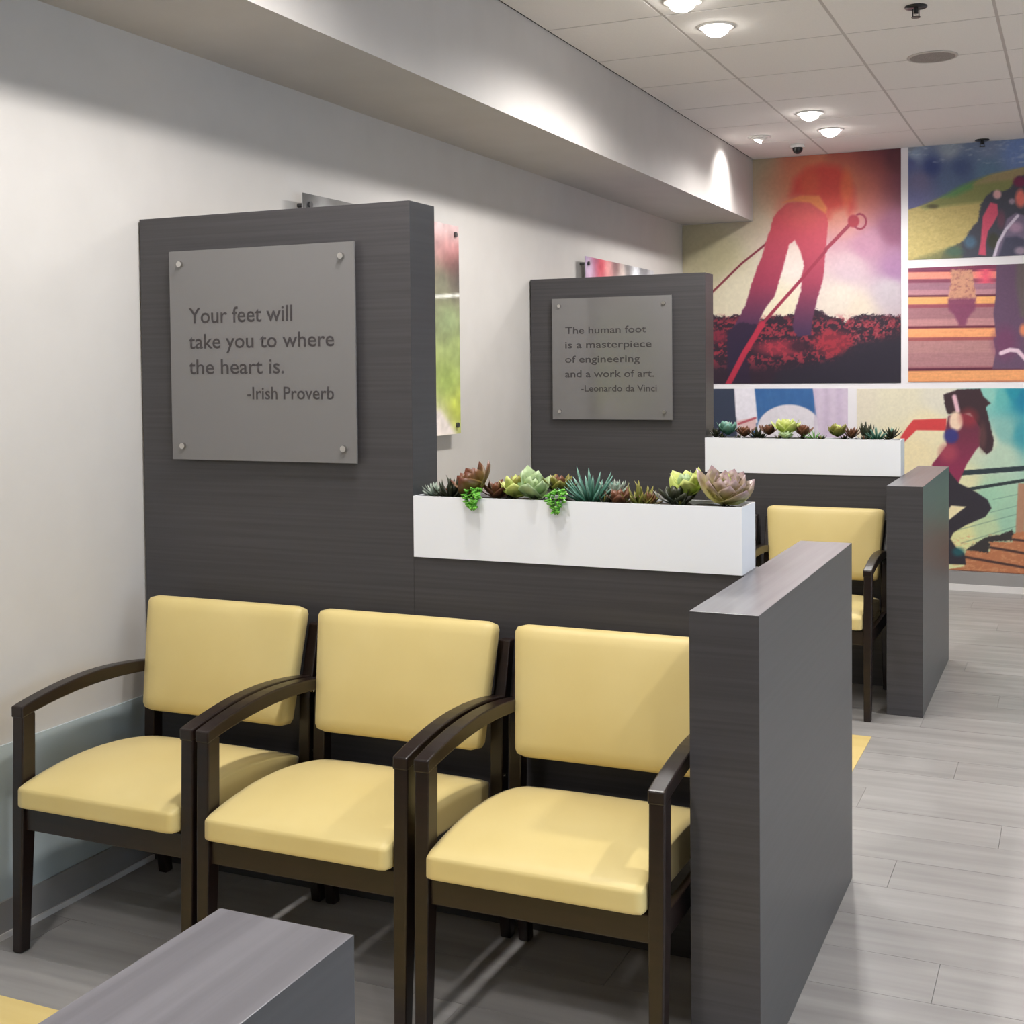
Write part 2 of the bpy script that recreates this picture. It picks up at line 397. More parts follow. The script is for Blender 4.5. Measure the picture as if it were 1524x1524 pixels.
# ------------------------------------------------------------------ planters
def planter(y0, x0, x1, label):
    t = thing('planter_box', (0, y0, HL), label, 'planter')
    ya, yb, h, th = -.004, .136, .171, .006
    b = bmesh.new(); box(b, x0, x1, ya, ya+th, 0, h); box(b, x0, x1, yb-th, yb, 0, h)
    box(b, x0, x0+th, ya+th, yb-th, 0, h); box(b, x1-th, x1, ya+th, yb-th, 0, h); box(b, x0+th, x1-th, ya+th, yb-th, 0, .01)
    obj('box', b, M_white, t)
    b = bmesh.new(); bmesh.ops.create_grid(b, x_segments=60, y_segments=10, size=.5)
    for v in b.verts:
        v.co = Vector((x0+th+.001+(v.co.x+.5)*(x1-x0-2*th-.002), ya+th+.001+(v.co.y+.5)*(yb-ya-2*th-.002), h-.012+random.uniform(-.003, .005)))
    obj('soil', b, M_soil, t)
planter(0, .957, 1.889, 'white rectangular planter full of succulents on the near low wall')
planter(D, .950, 1.893, 'white rectangular planter full of succulents on the far low wall')
def leafmat(name, c, tip=None, rough=.45):
    M = mat(name, c, rough)
    if tip:
        nt = M.node_tree; N = nt.nodes; K = nt.links
        tc = N.new('ShaderNodeTexCoord'); sp = N.new('ShaderNodeSeparateXYZ'); K.new(tc.outputs['Object'], sp.inputs[0])
        mx = N.new('ShaderNodeMix'); mx.data_type = 'RGBA'; mx.inputs[6].default_value = L4(c); mx.inputs[7].default_value = L4(tip)
        mr = N.new('ShaderNodeMapRange'); mr.inputs[1].default_value = .35; mr.inputs[2].default_value = 1.
        K.new(sp.outputs[0], mr.inputs[0]); K.new(mr.outputs[0], mx.inputs[0]); K.new(mx.outputs[2], N['Principled BSDF'].inputs['Base Color'])
    return M
LM = {'greygreen': leafmat('leaf_grey_green', (120, 138, 122), (150, 162, 148)), 'dark': leafmat('leaf_dark_green', (34, 42, 26), (56, 58, 38)),
      'red': leafmat('leaf_red_brown', (120, 110, 52), (105, 50, 40)), 'lime': leafmat('leaf_lime', (165, 185, 80), (198, 205, 120)),
      'pale': leafmat('leaf_pale_green', (130, 160, 100), (172, 192, 145)), 'blue': leafmat('leaf_blue_green', (55, 105, 85), (120, 165, 150)),
      'bright': leafmat('leaf_bright_green', (92, 165, 50), (130, 200, 80)), 'brown': leafmat('leaf_brown', (92, 62, 38), (120, 74, 52)),
      'olive': leafmat('leaf_olive', (96, 104, 42), (140, 132, 60)), 'purple': leafmat('leaf_purple_grey', (176, 168, 90), (140, 112, 122))}
def leaf_mesh(kind, wid, thick, curl, blunt):
    bm = bmesh.new(); rings = []; n = 5
    for k in range(n):
        t = k/n; w_ = wid*(math.sin(math.pi*min(1, (t*.86+.12)))**(.6 if blunt else 1.0))*(1-.25*t if blunt else 1-.55*t)
        z = curl*t*t; th = thick*(1-t*.6)
        rings.append([bm.verts.new(p) for p in ((t, -w_, z+th*.6), (t, 0, z-th), (t, w_, z+th*.6), (t, 0, z+th*.25))])
    tip = bm.verts.new((1, 0, curl+ (.02 if blunt else .05)))
    for a, b_ in zip(rings[:-1], rings[1:]):
        for k in range(4): bm.faces.new((a[k], a[(k+1) % 4], b_[(k+1) % 4], b_[k]))
    for k in range(4): bm.faces.new((rings[-1][k], rings[-1][(k+1) % 4], tip))
    bm.faces.new(rings[0][::-1]); bmesh.ops.recalc_face_normals(bm, faces=bm.faces[:])
    me = bpy.data.meshes.new('leaf'); bm.to_mesh(me); bm.free(); me.materials.append(LM[kind])
    for p in me.polygons: p.use_smooth = True
    return me
_lc = {}
def leaves(kind, style):
    if (kind, style) not in _lc:
        a = {'broad': (.38, .06, .30, True), 'point': (.23, .07, .24, False), 'finger': (.07, .07, .05, True), 'wavy': (.46, .04, .42, True), 'bead': (.35, .25, .1, True)}[style]
        _lc[(kind, style)] = leaf_mesh(kind, *a)
    return _lc[(kind, style)]
def rosette(x, y, z, r, kinds, style, n, label, group, name='succulent', lift=(8, 80), tilt=(0, 0), squash=1.):
    if group == 'succulents in the far planter': r *= 1.15; lift = (lift[0]+12, lift[1])
    t = thing(name, (x, y, z), label, 'plant', group); t.rotation_euler = (tilt[0], tilt[1], random.uniform(0, 1) if not tilt[1] else 0)
    if isinstance(kinds, str): kinds = [kinds]
    n = int(n*1.35)
    for k in range(n):
        u = k/(n-1)                                    # 0 outer .. 1 centre
        a = k*2.39996; el = math.radians(lift[0]+(lift[1]-lift[0])*u)
        o = put('leaf', leaves(kinds[min(len(kinds)-1, int(u*len(kinds)))], style), t)
        s_ = r*1.38*(1-.5*u)*random.uniform(.88, 1.1)
        o.scale = (s_, s_*random.uniform(.9, 1.15), s_)
        o.rotation_euler = (0, -el, a); o.location = (.0, .0, .004*u)
    return t
def tuft(x, y, z, h, kind, n, label, group, spread=.5, style='finger', name='succulent'):
    t = thing(name, (x, y, z), label, 'plant', group)
    for k in range(n):
        a = k*2.39996; ti = spread*math.sqrt(k/n)
        o = put('leaf', leaves(kind, style), t); s_ = h*1.12*random.uniform(.75, 1.05)*(1-.15*ti)
        o.scale = (s_, s_*.9, s_*.9); o.rotation_euler = (0, -(math.pi/2-ti*1.5), a); o.location = (.012*math.cos(a)*ti*2, .012*math.sin(a)*ti*2, 0)
    return t
def trailer(x, y, z, drop, label, group):
    t = thing('trailing_succulent', (x, y, z), label, 'plant', group)
    bm = bmesh.new(); paths = []
    for s_ in range(4):
        dx = (s_-1.5)*.009; pts = []
        for k in range(8):
            u = k/7; d = drop*(1-.22*abs(s_-1.5))
            if u < .4: v = u/.4; p = Vector((dx*(.6+v), -.0*v-(y+.010)*v, .012*math.sin(v*math.pi)+.004))
            else: v = (u-.4)/.6; p = Vector((dx*(1.6-.9*v), -(y+.010)-.004*v, .004-d*v))
            pts.append(p)
        paths.append(pts)
        for a, b_ in zip(pts[:-1], pts[1:]):
            r = .0011; q = [(a+Vector(o)) for o in ((-r, 0, 0), (0, -r, r), (r, 0, 0), (0, r, -r))]; q2 = [(b_+Vector(o)) for o in ((-r, 0, 0), (0, -r, r), (r, 0, 0), (0, r, -r))]
            beam(bm, [q, q2])
    obj('stems', bm, LM['bright'], t)
    for pts in paths:
        for i in range(1, 8):
            for sd in (-1, 1):
                p = pts[i] if sd > 0 else (pts[i]+pts[i-1])/2
                o = put('leaf', leaves('bright', 'bead'), t); o.location = p
                s_ = random.uniform(.013, .020); o.scale = (s_, s_, s_)
                o.rotation_euler = (random.uniform(-.5, .5), random.uniform(-.5, .4), random.uniform(-2.6, -.5))
Z = HL+.160; g1 = 'succulents in the near planter'; g2 = 'succulents in the far planter'
rosette(.990, .062, Z+.004, .040, 'greygreen', 'point', 18, 'small grey-green rosette at the left end of the near planter', g1)
tuft(1.045, .060, Z, .060, 'dark', 22, 'dark spiky aloe, second plant from the left in the near planter', g1, .9, 'point')
rosette(1.128, .062, Z+.022, .062, ['red'], 'wavy', 14, 'large red-brown leafy succulent, tallest at the left of the near planter', g1, tilt=(.3, -.5), lift=(15, 80))
rosette(1.172, .085, Z+.004, .050, ['brown', 'red'], 'broad', 12, 'dark maroon rosette right of the tall red-brown succulent', g1)
trailer(1.146, .028, Z+.018, .048, 'bright green trailing sprig hanging over the left of the near planter', g1)
rosette(1.245, .060, Z+.012, .058, ['lime', 'olive'], 'broad', 14, 'yellow-green broad-leaved rosette left of the middle, near planter', g1)
rosette(1.298, .050, Z+.014, .062, ['pale'], 'wavy', 9, 'pale green succulent with large cupped leaves, near planter', g1, tilt=(.3, .3), lift=(15, 70))
rosette(1.360, .085, Z+.026, .046, ['olive', 'brown'], 'broad', 16, 'red-brown rosette left of the blue-green tuft, near planter', g1, lift=(10, 85))
trailer(1.392, .028, Z+.020, .052, 'bright green trailing sprig hanging over the middle of the near planter', g1)
tuft(1.462, .066, Z, .094, 'blue', 34, 'blue-green finger-leaved tuft in the middle of the near planter', g1, .75)
rosette(1.523, .085, Z+.016, .045, ['greygreen'], 'point', 14, 'grey-green pointed rosette behind the blue-green tuft', g1, lift=(25, 85))
rosette(1.545, .048, Z+.002, .044, ['brown'], 'broad', 14, 'dark red-brown rosette right of the blue-green tuft', g1)
tuft(1.600, .066, Z, .060, 'olive', 20, 'olive tuft right of the middle of the near planter', g1, .9, 'point')
rosette(1.632, .050, Z+.002, .038, ['red'], 'point', 14, 'small reddish rosette at the foot of the olive tuft', g1)
rosette(1.700, .050, Z+.006, .052, ['dark', 'dark'], 'broad', 14, 'dark green low rosette left of the large one, near planter', g1)
rosette(1.733, .088, Z+.030, .058, ['lime', 'pale'], 'wavy', 11, 'pale lime leafy succulent standing behind the dark rosette', g1, tilt=(.2, -.2), lift=(15, 80))
rosette(1.826, .066, Z+.016, .070, ['purple', 'purple', 'lime'], 'wavy', 30, 'large purple-edged yellow-green rosette at the right end, near planter', g1, lift=(14, 85), tilt=(.35, 0))
q = Z+.012
for yy, gg, w_, sd in ((0, g1, 'near', 3), (D, g2, 'far', 5)):
    for k in range(9):
        rosette(1.01+k*.101, yy+(.035 if k % 2 else .098), Z-.002, .030, ['dark', 'olive'] if (k+sd) % 3 else ['dark', 'brown'], 'point', 9,
                'small dark filler rosette low between the larger succulents of the %s planter' % w_, 'small filler succulents of the %s planter' % w_, lift=(25, 80))
rosette(.985, D+.07, q, .040, ['dark'], 'point', 14, 'dark rosette at the left end of the far planter', g2)
rosette(1.050, D+.06, q+.014, .055, ['blue', 'greygreen'], 'broad', 18, 'blue-green rosette near the left end of the far planter', g2)
rosette(1.130, D+.075, q+.004, .042, ['brown'], 'broad', 12, 'small brown rosette right of the blue-green one, far planter', g2)
tuft(1.195, D+.07, q, .050, 'dark', 20, 'low dark tuft left of the lime rosette, far planter', g2, .9, 'point')
rosette(1.250, D+.085, q+.014, .045, ['brown', 'dark'], 'broad', 12, 'dark brown rosette behind the lime one, far planter', g2)
rosette(1.345, D+.055, q+.018, .064, ['lime', 'lime'], 'broad', 18, 'large lime-green rosette in the middle of the far planter', g2)
trailer2 = rosette(1.352, D+.012, q+.002, .030, ['pale'], 'bead', 14, 'pale green sprig spilling over the rim below the lime rosette', g2)
rosette(1.420, D+.08, q+.010, .046, ['brown'], 'broad', 12, 'brown rosette right of the lime one, far planter', g2)
tuft(1.480, D+.06, q, .042, 'bright', 18, 'low bright green tuft right of the middle, far planter', g2, .95)
rosette(1.590, D+.06, q+.010, .050, ['olive', 'lime'], 'broad', 16, 'yellow-green rosette right of the middle, far planter', g2)
rosette(1.655, D+.07, q+.004, .046, ['brown'], 'point', 14, 'reddish-brown pointed rosette toward the right, far planter', g2)
tuft(1.725, D+.07, q, .078, 'dark', 12, 'dark spiky leaves rising highest toward the right, far planter', g2, .5, 'point')
tuft(1.775, D+.06, q, .062, 'blue', 26, 'blue-green finger-leaved tuft near the right end, far planter', g2, .85)
rosette(1.840, D+.07, q+.004, .044, ['dark', 'blue'], 'point', 16, 'dark green rosette at the right end of the far planter', g2)

# ------------------------------------------------------------------ flat prints
def project(X, Y, Zz):
    dx, dy, dz = X-CAM[0], Y-CAM[1], Zz-CAM[2]
    z = dx*FWD.x+dy*FWD.y+dz*FWD.z
    return PX+F*(dx*RGT.x+dy*RGT.y+dz*RGT.z)/z, PY-F*(dx*UPV.x+dy*UPV.y+dz*UPV.z)/z
def hash2(i, j, s):
    v = np.sin(i*127.1+j*311.7+s*74.7)*43758.5453; return v-np.floor(v)
def vnoise(u, v, s=0):
    i, j = np.floor(u), np.floor(v); a, b = u-i, v-j; a = a*a*(3-2*a); b = b*b*(3-2*b)
    return (hash2(i, j, s)*(1-a)+hash2(i+1, j, s)*a)*(1-b)+(hash2(i, j+1, s)*(1-a)+hash2(i+1, j+1, s)*a)*b
def fbm(u, v, s=0): return .55*vnoise(u, v, s)+.3*vnoise(u*2.1, v*2.1, s+1)+.15*vnoise(u*4.3, v*4.3, s+2)
class Paint:
    """colours of a printed picture, worked out point by point on its own sheet"""
    def __init__(s, U, V): s.U, s.V = U, V; s.C = np.zeros(U.shape+(3,))
    def bg(s, pts, p=3.):
        W = 0; A = 0
        for x, y, c in pts:
            w_ = 1/(((s.U-x)**2+(s.V-y)**2)+40)**(p/2); W = W+w_; A = A+w_[..., None]*np.array(c, float)
        s.C = A/W[..., None]
    def blend(s, a, c):
        a = np.clip(a, 0, 1)[..., None]; s.C = s.C*(1-a)+a*(np.array(c, float) if not callable(c) else c(s.U, s.V))
    def poly(s, P, c, soft=5., op=1., rough=0.):
        U, V = s.U, s.V
        if rough:
            U = U+(fbm(U/14, V/14, 3)-.5)*rough*2; V = V+(fbm(U/14, V/14, 9)-.5)*rough*2
        d = np.full(U.shape, 1e9); ins = np.zeros(U.shape, bool)
        for (x0, y0), (x1, y1) in zip(P, P[1:]+P[:1]):
            ex, ey = x1-x0, y1-y0; t = np.clip(((U-x0)*ex+(V-y0)*ey)/(ex*ex+ey*ey+1e-9), 0, 1)
            d = np.minimum(d, np.hypot(U-x0-t*ex, V-y0-t*ey))
            cr = (y0 > V) != (y1 > V)
            with np.errstate(divide='ignore', invalid='ignore'): xi = (x1-x0)*(V-y0)/(y1-y0+1e-12)+x0
            ins ^= cr & (U < xi)
        s.blend((np.where(ins, d, -d)/soft+.5)*op if op == 1 else np.clip(np.where(ins, d, -d)/soft+.5, 0, 1)*op, c)
    def line(s, P, w_, c, soft=4., op=1.):
        d = np.full(s.U.shape, 1e9)
        for (x0, y0), (x1, y1) in zip(P, P[1:]):
            ex, ey = x1-x0, y1-y0; t = np.clip(((s.U-x0)*ex+(s.V-y0)*ey)/(ex*ex+ey*ey+1e-9), 0, 1)
            d = np.minimum(d, np.hypot(s.U-x0-t*ex, s.V-y0-t*ey))
        s.blend(np.clip((w_/2-d)/soft+.5, 0, 1)*op, c)
    def oval(s, x, y, rx, ry, c, soft=.2, op=1.):
        q_ = np.sqrt(((s.U-x)/rx)**2+((s.V-y)/ry)**2); s.blend(np.clip((1-q_)/soft+.5, 0, 1)*op, c)
    def grain(s, sc, amp, seed=0):
        n = fbm(s.U/sc, s.V/sc, seed)-.5; s.C = s.C*(1+amp*n[..., None])
M_print = mat('printed_wall_film', (255, 255, 255), .55)
nt = M_print.node_tree; vc = nt.nodes.new('ShaderNodeVertexColor'); vc.layer_name = 'print'; nt.links.new(vc.outputs[0], nt.nodes['Principled BSDF'].inputs['Base Color'])
def sheet(name, origin, du, dv, nrm, nu, nv, colors, thick, parent=None):
    """flat sheet of nu x nv points with a printed colour per point, given a real thickness"""
    o = np.array(origin, float); du = np.array(du, float); dv = np.array(dv, float); nn = np.array(nrm, float)*thick
    a, b_ = np.meshgrid(np.linspace(0, 1, nu), np.linspace(0, 1, nv))
    co = o+a[..., None]*du+b_[..., None]*dv+nn
    co = co.reshape(-1, 3)
    back = np.array([o, o+du, o+du+dv, o+dv]); N0 = nu*nv
    idx = np.arange(N0).reshape(nv, nu)
    f = np.stack([idx[:-1, :-1], idx[:-1, 1:], idx[1:, 1:], idx[1:, :-1]], -1).reshape(-1, 4).tolist()
    c = [int(idx[0, 0]), int(idx[0, -1]), int(idx[-1, -1]), int(idx[-1, 0])]
    B_ = [N0, N0+1, N0+2, N0+3]
    f.append([B_[3], B_[2], B_[1], B_[0]])
    f.append([int(i) for i in idx[0, :]][::-1]+[B_[0], B_[1]]); f.append([int(i) for i in idx[:, -1]][::-1]+[B_[1], B_[2]])
    f.append([int(i) for i in idx[-1, :]]+[B_[2], B_[3]]); f.append([int(i) for i in idx[:, 0]]+[B_[3], B_[0]])
    me = bpy.data.meshes.new(name); me.from_pydata(np.vstack([co, back]).tolist(), [], f)
    at = me.color_attributes.new('print', 'FLOAT_COLOR', 'POINT')
    cc = np.ones((N0+4, 4)); cc[:N0, :3] = lin(np.clip(colors, 0, 255)).reshape(-1, 3); cc[N0:, :3] = .8
    at.data.foreach_set('color', cc.ravel().astype(np.float32))
    me.materials.append(M_print); me.validate(); return put(name, me, parent)
def mural(x0, x1, z0, z1, ox, oy, sc, painter, label, gam=.85, step=.0055):
    nu, nv = int((x1-x0)/step)+1, int((z1-z0)/step)+1
    X, Zz = np.meshgrid(np.linspace(x0, x1, nu), np.linspace(z0, z1, nv))
    U, V = project(X, YF, Zz); p = Paint((U-ox)*sc, (V-oy)*sc); painter(p); p.C = 255*(np.clip(p.C, 0, 255)/255)**gam
    o = sheet('wall_mural', (x0, YF-.0005, z0), (x1-x0, 0, 0), (0, 0, z1-z0), (0, -1, 0), nu, nv, p.C, .003)
    tag(o, label, 'mural', 'printed murals on the far wall'); return o
def paint_hiker(p):
    p.bg([(350, 100, (208, 200, 172)), (350, 400, (222, 214, 190)), (-100, 100, (196, 190, 160)), (120, 700, (214, 206, 172)), (250, 900, (238, 230, 206)), (580, 700, (248, 240, 232)), (700, 60, (205, 130, 110)), (900, 60, (140, 62, 74)),
          (1100, 60, (116, 48, 66)), (1250, 60, (92, 36, 56)), (1250, 250, (120, 60, 88)), (1050, 250, (160, 85, 105)), (1230, 500, (150, 95, 135)), (1050, 600, (200, 160, 190)), (900, 500, (215, 180, 195)),
          (1240, 750, (185, 145, 185)), (950, 750, (222, 205, 215)), (1200, 900, (215, 205, 212)), (900, 950, (240, 230, 218)), (500, 1000, (248, 240, 215)), (1000, 1020, (240, 228, 212))], 3.5)
    p.oval(800, 250, 300, 230, (244, 158, 104), 1.1, .8); p.oval(900, 300, 420, 330, (226, 140, 130), 1.6, .35)
    # ground
    P = [(-200, 1060), (60, 1050), (190, 1070), (250, 1050), (380, 1090), (470, 1060), (600, 1050), (740, 1015), (830, 1060), (930, 1100), (1010, 1050), (1270, 1060), (1400, 1060), (1400, 1700), (-200, 1700)]
    p.poly(P, (62, 40, 62), 8, 1, 22)
    n = fbm(p.U/34, p.V/26, 5); n2 = fbm(p.U/11, p.V/11, 8)
    band = np.clip((p.V-1040)/60, 0, 1)*np.clip((1420-p.V-np.clip(p.U-850, 0, 500)*.55)/90, 0, 1)
    p.blend(band*np.clip((n+n2*.7-.82)*7, 0, 1)*.85, (188, 70, 88))
    p.blend(band*np.clip((n2-.62)*9, 0, 1)*.5*np.clip((p.U-900)/100, 0, 1), (205, 140, 140))
    p.oval(850, 1230, 120, 75, (190, 62, 80), .7, .7); p.oval(520, 1260, 160, 50, (198, 72, 92), .7, .7); p.oval(120, 1190, 80, 40, (150, 52, 80), .7, .7)
    p.oval(640, 1250, 70, 34, (62, 36, 60), .6, .8)
    p.poly([(850, 1330), (1000, 1220), (1300, 1200), (1300, 1600), (400, 1600), (500, 1400)], (52, 46, 66), 40, .9, 20)
    p.line([(80, 915), (270, 730), (430, 600)], 13, (150, 62, 80))
    leg = lambda U, V: np.stack([np.clip(212-(V-450)*.10*(V > 450)-(np.clip(V-850, 0, 400))*.19+8, 55, 230), np.clip(100-(V-450)*.055, 42, 110), np.clip(112-(V-600)*.02*(V > 600)+0*U, 70, 120)], -1)
    p.poly([(500, 400), (560, 345), (700, 340), (800, 400), (815, 470), (800, 640), (785, 820), (745, 960), (722, 1060), (705, 1180), (620, 1190), (590, 1130), (610, 1010), (645, 900), (650, 800), (665, 740), (640, 650), (605, 580),
            (570, 610), (540, 720), (512, 820), (480, 930), (420, 1010), (380, 1090), (335, 1180), (300, 1290), (200, 1390), (180, 1300), (185, 1180), (250, 1080), (300, 980), (335, 850), (370, 750), (400, 680), (420, 600), (450, 520), (470, 440)], leg, 9, 1, 5)
    p.poly([(180, 1150), (260, 1100), (370, 1110), (330, 1200), (300, 1290), (330, 1480), (180, 1480)], (58, 40, 74), 12, .85, 8)
    p.poly([(580, 300), (600, 200), (680, 130), (780, 103), (880, 118), (935, 170), (975, 260), (985, 380), (950, 420), (930, 370), (880, 385), (835, 400), (820, 440), (790, 380), (700, 320)], (226, 88, 80), 60, .9)
    p.oval(660, 400, 130, 90, (230, 120, 116), 1.2, .6)
    p.oval(700, 220, 60, 90, (232, 118, 88), .8, .7); p.oval(930, 250, 40, 110, (243, 138, 92), .8, .7)
    p.poly([(530, 345), (640, 300), (760, 300), (808, 380), (800, 415), (700, 345), (600, 335)], (244, 160, 104), 14, .9)
    p.line([(800, 640), (960, 475)], 22, (175, 70, 95)); p.line([(400, 1110), (680, 790), (800, 650)], 20, (172, 64, 92)); p.line([(180, 1500), (290, 1290), (400, 1110)], 36, (204, 62, 92), 8)
    p.oval(975, 462, 36, 40, (190, 62, 84), .3); p.line([(1015+40*math.cos(a), 465+48*math.sin(a)) for a in np.linspace(-2, 2.4, 12)], 13, (170, 62, 92))
    p.grain(16, .06, 2); p.C *= .93
def paint_meadow(p):
    p.bg([(100, 120, (120, 124, 132)), (500, 150, (138, 150, 165)), (150, 200, (128, 148, 178)), (900, 120, (112, 126, 158)), (1200, 200, (98, 124, 182)), (320, 330, (46, 62, 116)), (620, 340, (62, 80, 124)), (100, 300, (70, 80, 130)), (200, 480, (98, 94, 130)),
          (500, 460, (78, 98, 134)), (900, 380, (82, 112, 142)), (150, 700, (86, 88, 132)), (1500, 200, (100, 130, 190))], 3)
    n = fbm(p.U/90, p.V/26, 4); p.blend(np.clip((n-.6)*6, 0, 1)*.4*(p.V < 300), (185, 195, 210))
    p.poly([(40, 790), (250, 725), (500, 620), (700, 520), (900, 430), (1275, 340), (1800, 300), (1800, 1500), (40, 1500)], (188, 168, 100), 10)
    p.poly([(200, 745), (500, 610), (750, 480), (900, 425), (1275, 345), (1800, 320), (1800, 650), (800, 700), (500, 735), (250, 775)], (118, 124, 70), 45, .9)
    p.poly([(420, 650), (640, 520), (760, 490), (740, 560), (560, 640)], (72, 138, 82), 50, .7)
    p.poly([(760, 520), (950, 410), (1275, 345), (1500, 320), (1500, 420), (1000, 490)], (160, 132, 96), 40, .7)
    p.oval(335, 742, 60, 22, (70, 62, 40), .8, .8)
    n = fbm(p.U/30, p.V/16, 7); p.blend(np.clip((n-.5)*3, 0, 1)*.3*(p.V > 760), (150, 132, 70)); p.blend(np.clip((.42-n)*4, 0, 1)*.35*(p.V > 760), (214, 196, 128))
    p.poly([(380, 1320), (480, 1190), (650, 1100), (720, 980), (800, 900), (830, 720), (900, 620), (960, 580), (1060, 590), (1130, 560), (1200, 440), (1300, 410), (1400, 480), (1500, 900), (1500, 1320)], (58, 60, 72), 18, 1, 14)
    p.poly([(150, 1290), (420, 1200), (620, 1130), (640, 1330), (150, 1330)], (100, 104, 66), 50, .8, 14)
    p.oval(720, 1110, 60, 60, (70, 110, 140), .8, .7); p.oval(560, 1210, 90, 50, (50, 90, 80), .8, .6)
    p.poly([(930, 700), (1000, 720), (1012, 820), (960, 920), (905, 1000), (880, 1130), (885, 1250), (805, 1240), (830, 1100), (850, 850)], (206, 72, 98), 16)
    p.oval(1000, 620, 42, 44, (214, 160, 160), .5); p.oval(1240, 660, 55, 90, (232, 110, 98), .6); p.oval(1235, 490, 70, 55, (110, 32, 66), .6)
    p.oval(1150, 690, 30, 30, (190, 160, 180), .8, .7); p.oval(960, 1100, 60, 80, (52, 54, 44), .6); p.oval(1040, 880, 40, 90, (120, 60, 80), .8, .6)
    p.poly([(1100, 870), (1190, 810), (1300, 840), (1400, 900), (1400, 1290), (960, 1290), (1060, 1010)], (112, 98, 124), 20)
    p.poly([(1080, 1060), (1200, 1050), (1320, 1100), (1320, 1290), (1000, 1290)], (56, 58, 78), 30, .9); p.oval(1190, 960, 70, 50, (176, 140, 170), .8, .9); p.oval(1240, 1200, 60, 40, (160, 140, 160), .8, .9)
    p.line([(965, 1270), (1010, 1120), (1090, 980), (1210, 840)], 30, (214, 202, 222), 10)
    p.grain(14, .12, 12)
def paint_steps(p):
    p.C = np.zeros(p.U.shape+(3,))+np.array((165, 110, 120.))
    Vt = p.V+(p.U-75)*.012
    ys = [(100, (120, 50, 80)), (158, (110, 44, 70)), (176, (246, 142, 122)), (246, (128, 62, 84)), (285, (158, 108, 126)), (360, (186, 130, 140)), (412, (92, 30, 52)), (432, (243, 170, 104)), (508, (148, 70, 84)), (545, (160, 108, 116)), (660, (188, 130, 132)), (732, (98, 30, 52)),
          (757, (243, 160, 106)), (848, (158, 78, 80)), (885, (176, 124, 124)), (1010, (168, 116, 120)), (1150, (150, 90, 100)), (1165, (84, 28, 50)), (1192, (236, 158, 100)), (1300, (190, 120, 90))]
    for (a, c), (b_, _) in zip(ys, ys[1:]+[(2000, 0)]):
        p.blend(np.clip((Vt-a)/10+.5, 0, 1), c)
    p.blend(np.clip(1-abs(p.U-880)/130, 0, 1)*(Vt > 150)*(Vt < 300), (235, 84, 110))
    n = fbm(p.U/120, p.V/9, 3); p.C *= (1+.12*(n-.5))[..., None]
    p.poly([(525, 150), (740, 150), (760, 300), (785, 440), (770, 500), (490, 500), (500, 420), (520, 280)], (206, 146, 118), 16, 1, 14)
    n = fbm(p.U/26, p.V/20, 6); p.blend(np.clip((n-.5)*4, 0, 1)*.6*(abs(p.U-640) < 130)*(p.V < 480), (150, 84, 84))
    p.poly([(490, 450), (780, 440), (770, 560), (700, 640), (670, 730), (610, 730), (560, 620), (500, 560)], (122, 56, 88), 30, .92, 8)
    p.poly([(992, 60), (2200, 60), (2200, 1170), (950, 1172), (985, 1000), (960, 860), (990, 840), (960, 600), (985, 420)], (92, 66, 92), 14)
    p.poly([(1200, 60), (2200, 60), (2200, 600), (1240, 640), (1190, 300)], (92, 84, 80), 50, .8)
    p.oval(1080, 900, 120, 160, (112, 52, 88), .9, .7); p.oval(1270, 770, 40, 60, (220, 130, 90), .8)
    p.line([(1040, 1010), (1130, 975), (1210, 985), (1290, 1070), (1400, 1180)], 42, (228, 196, 212), 12)
    p.grain(14, .12, 5)
def paint_lower(p):
    p.C = np.zeros(p.U.shape+(3,))+np.array((214, 208, 216.))
    p.poly([(-400, 60), (218, 60), (240, 420), (260, 900), (-400, 900)], (38, 46, 66), 6)
    p.poly([(300, 60), (572, 60), (600, 330), (560, 420), (300, 420)], (42, 88, 148), 7)
    p.blend(np.clip((fbm(p.U/20, p.V/60, 3)-.5)*2, 0, 1)*.3*(p.U > 300)*(p.U < 580), (70, 120, 175))
    p.oval(468, 300, 145, 112, (222, 216, 224), .05)
    p.poly([(218, 60), (306, 60), (326, 268), (262, 292), (228, 240)], (236, 232, 242), 6)
    p.poly([(230, 262), (318, 244), (320, 300), (250, 330)], (224, 186, 186), 8); p.line([(240, 275), (315, 248)], 10, (176, 72, 84))
    p.poly([(566, 60), (735, 60), (740, 400), (610, 400), (590, 230)], (208, 190, 212), 6)
    p.blend((.5+.5*np.sin(p.U/9.))*.35*(p.U > 580)*(p.V < 420), (172, 150, 182))
    p.poly([(-400, 420), (800, 420), (800, 1200), (-400, 1200)], (150, 128, 110), 30, .8, 20)
    p.grain(12, .08, 5)
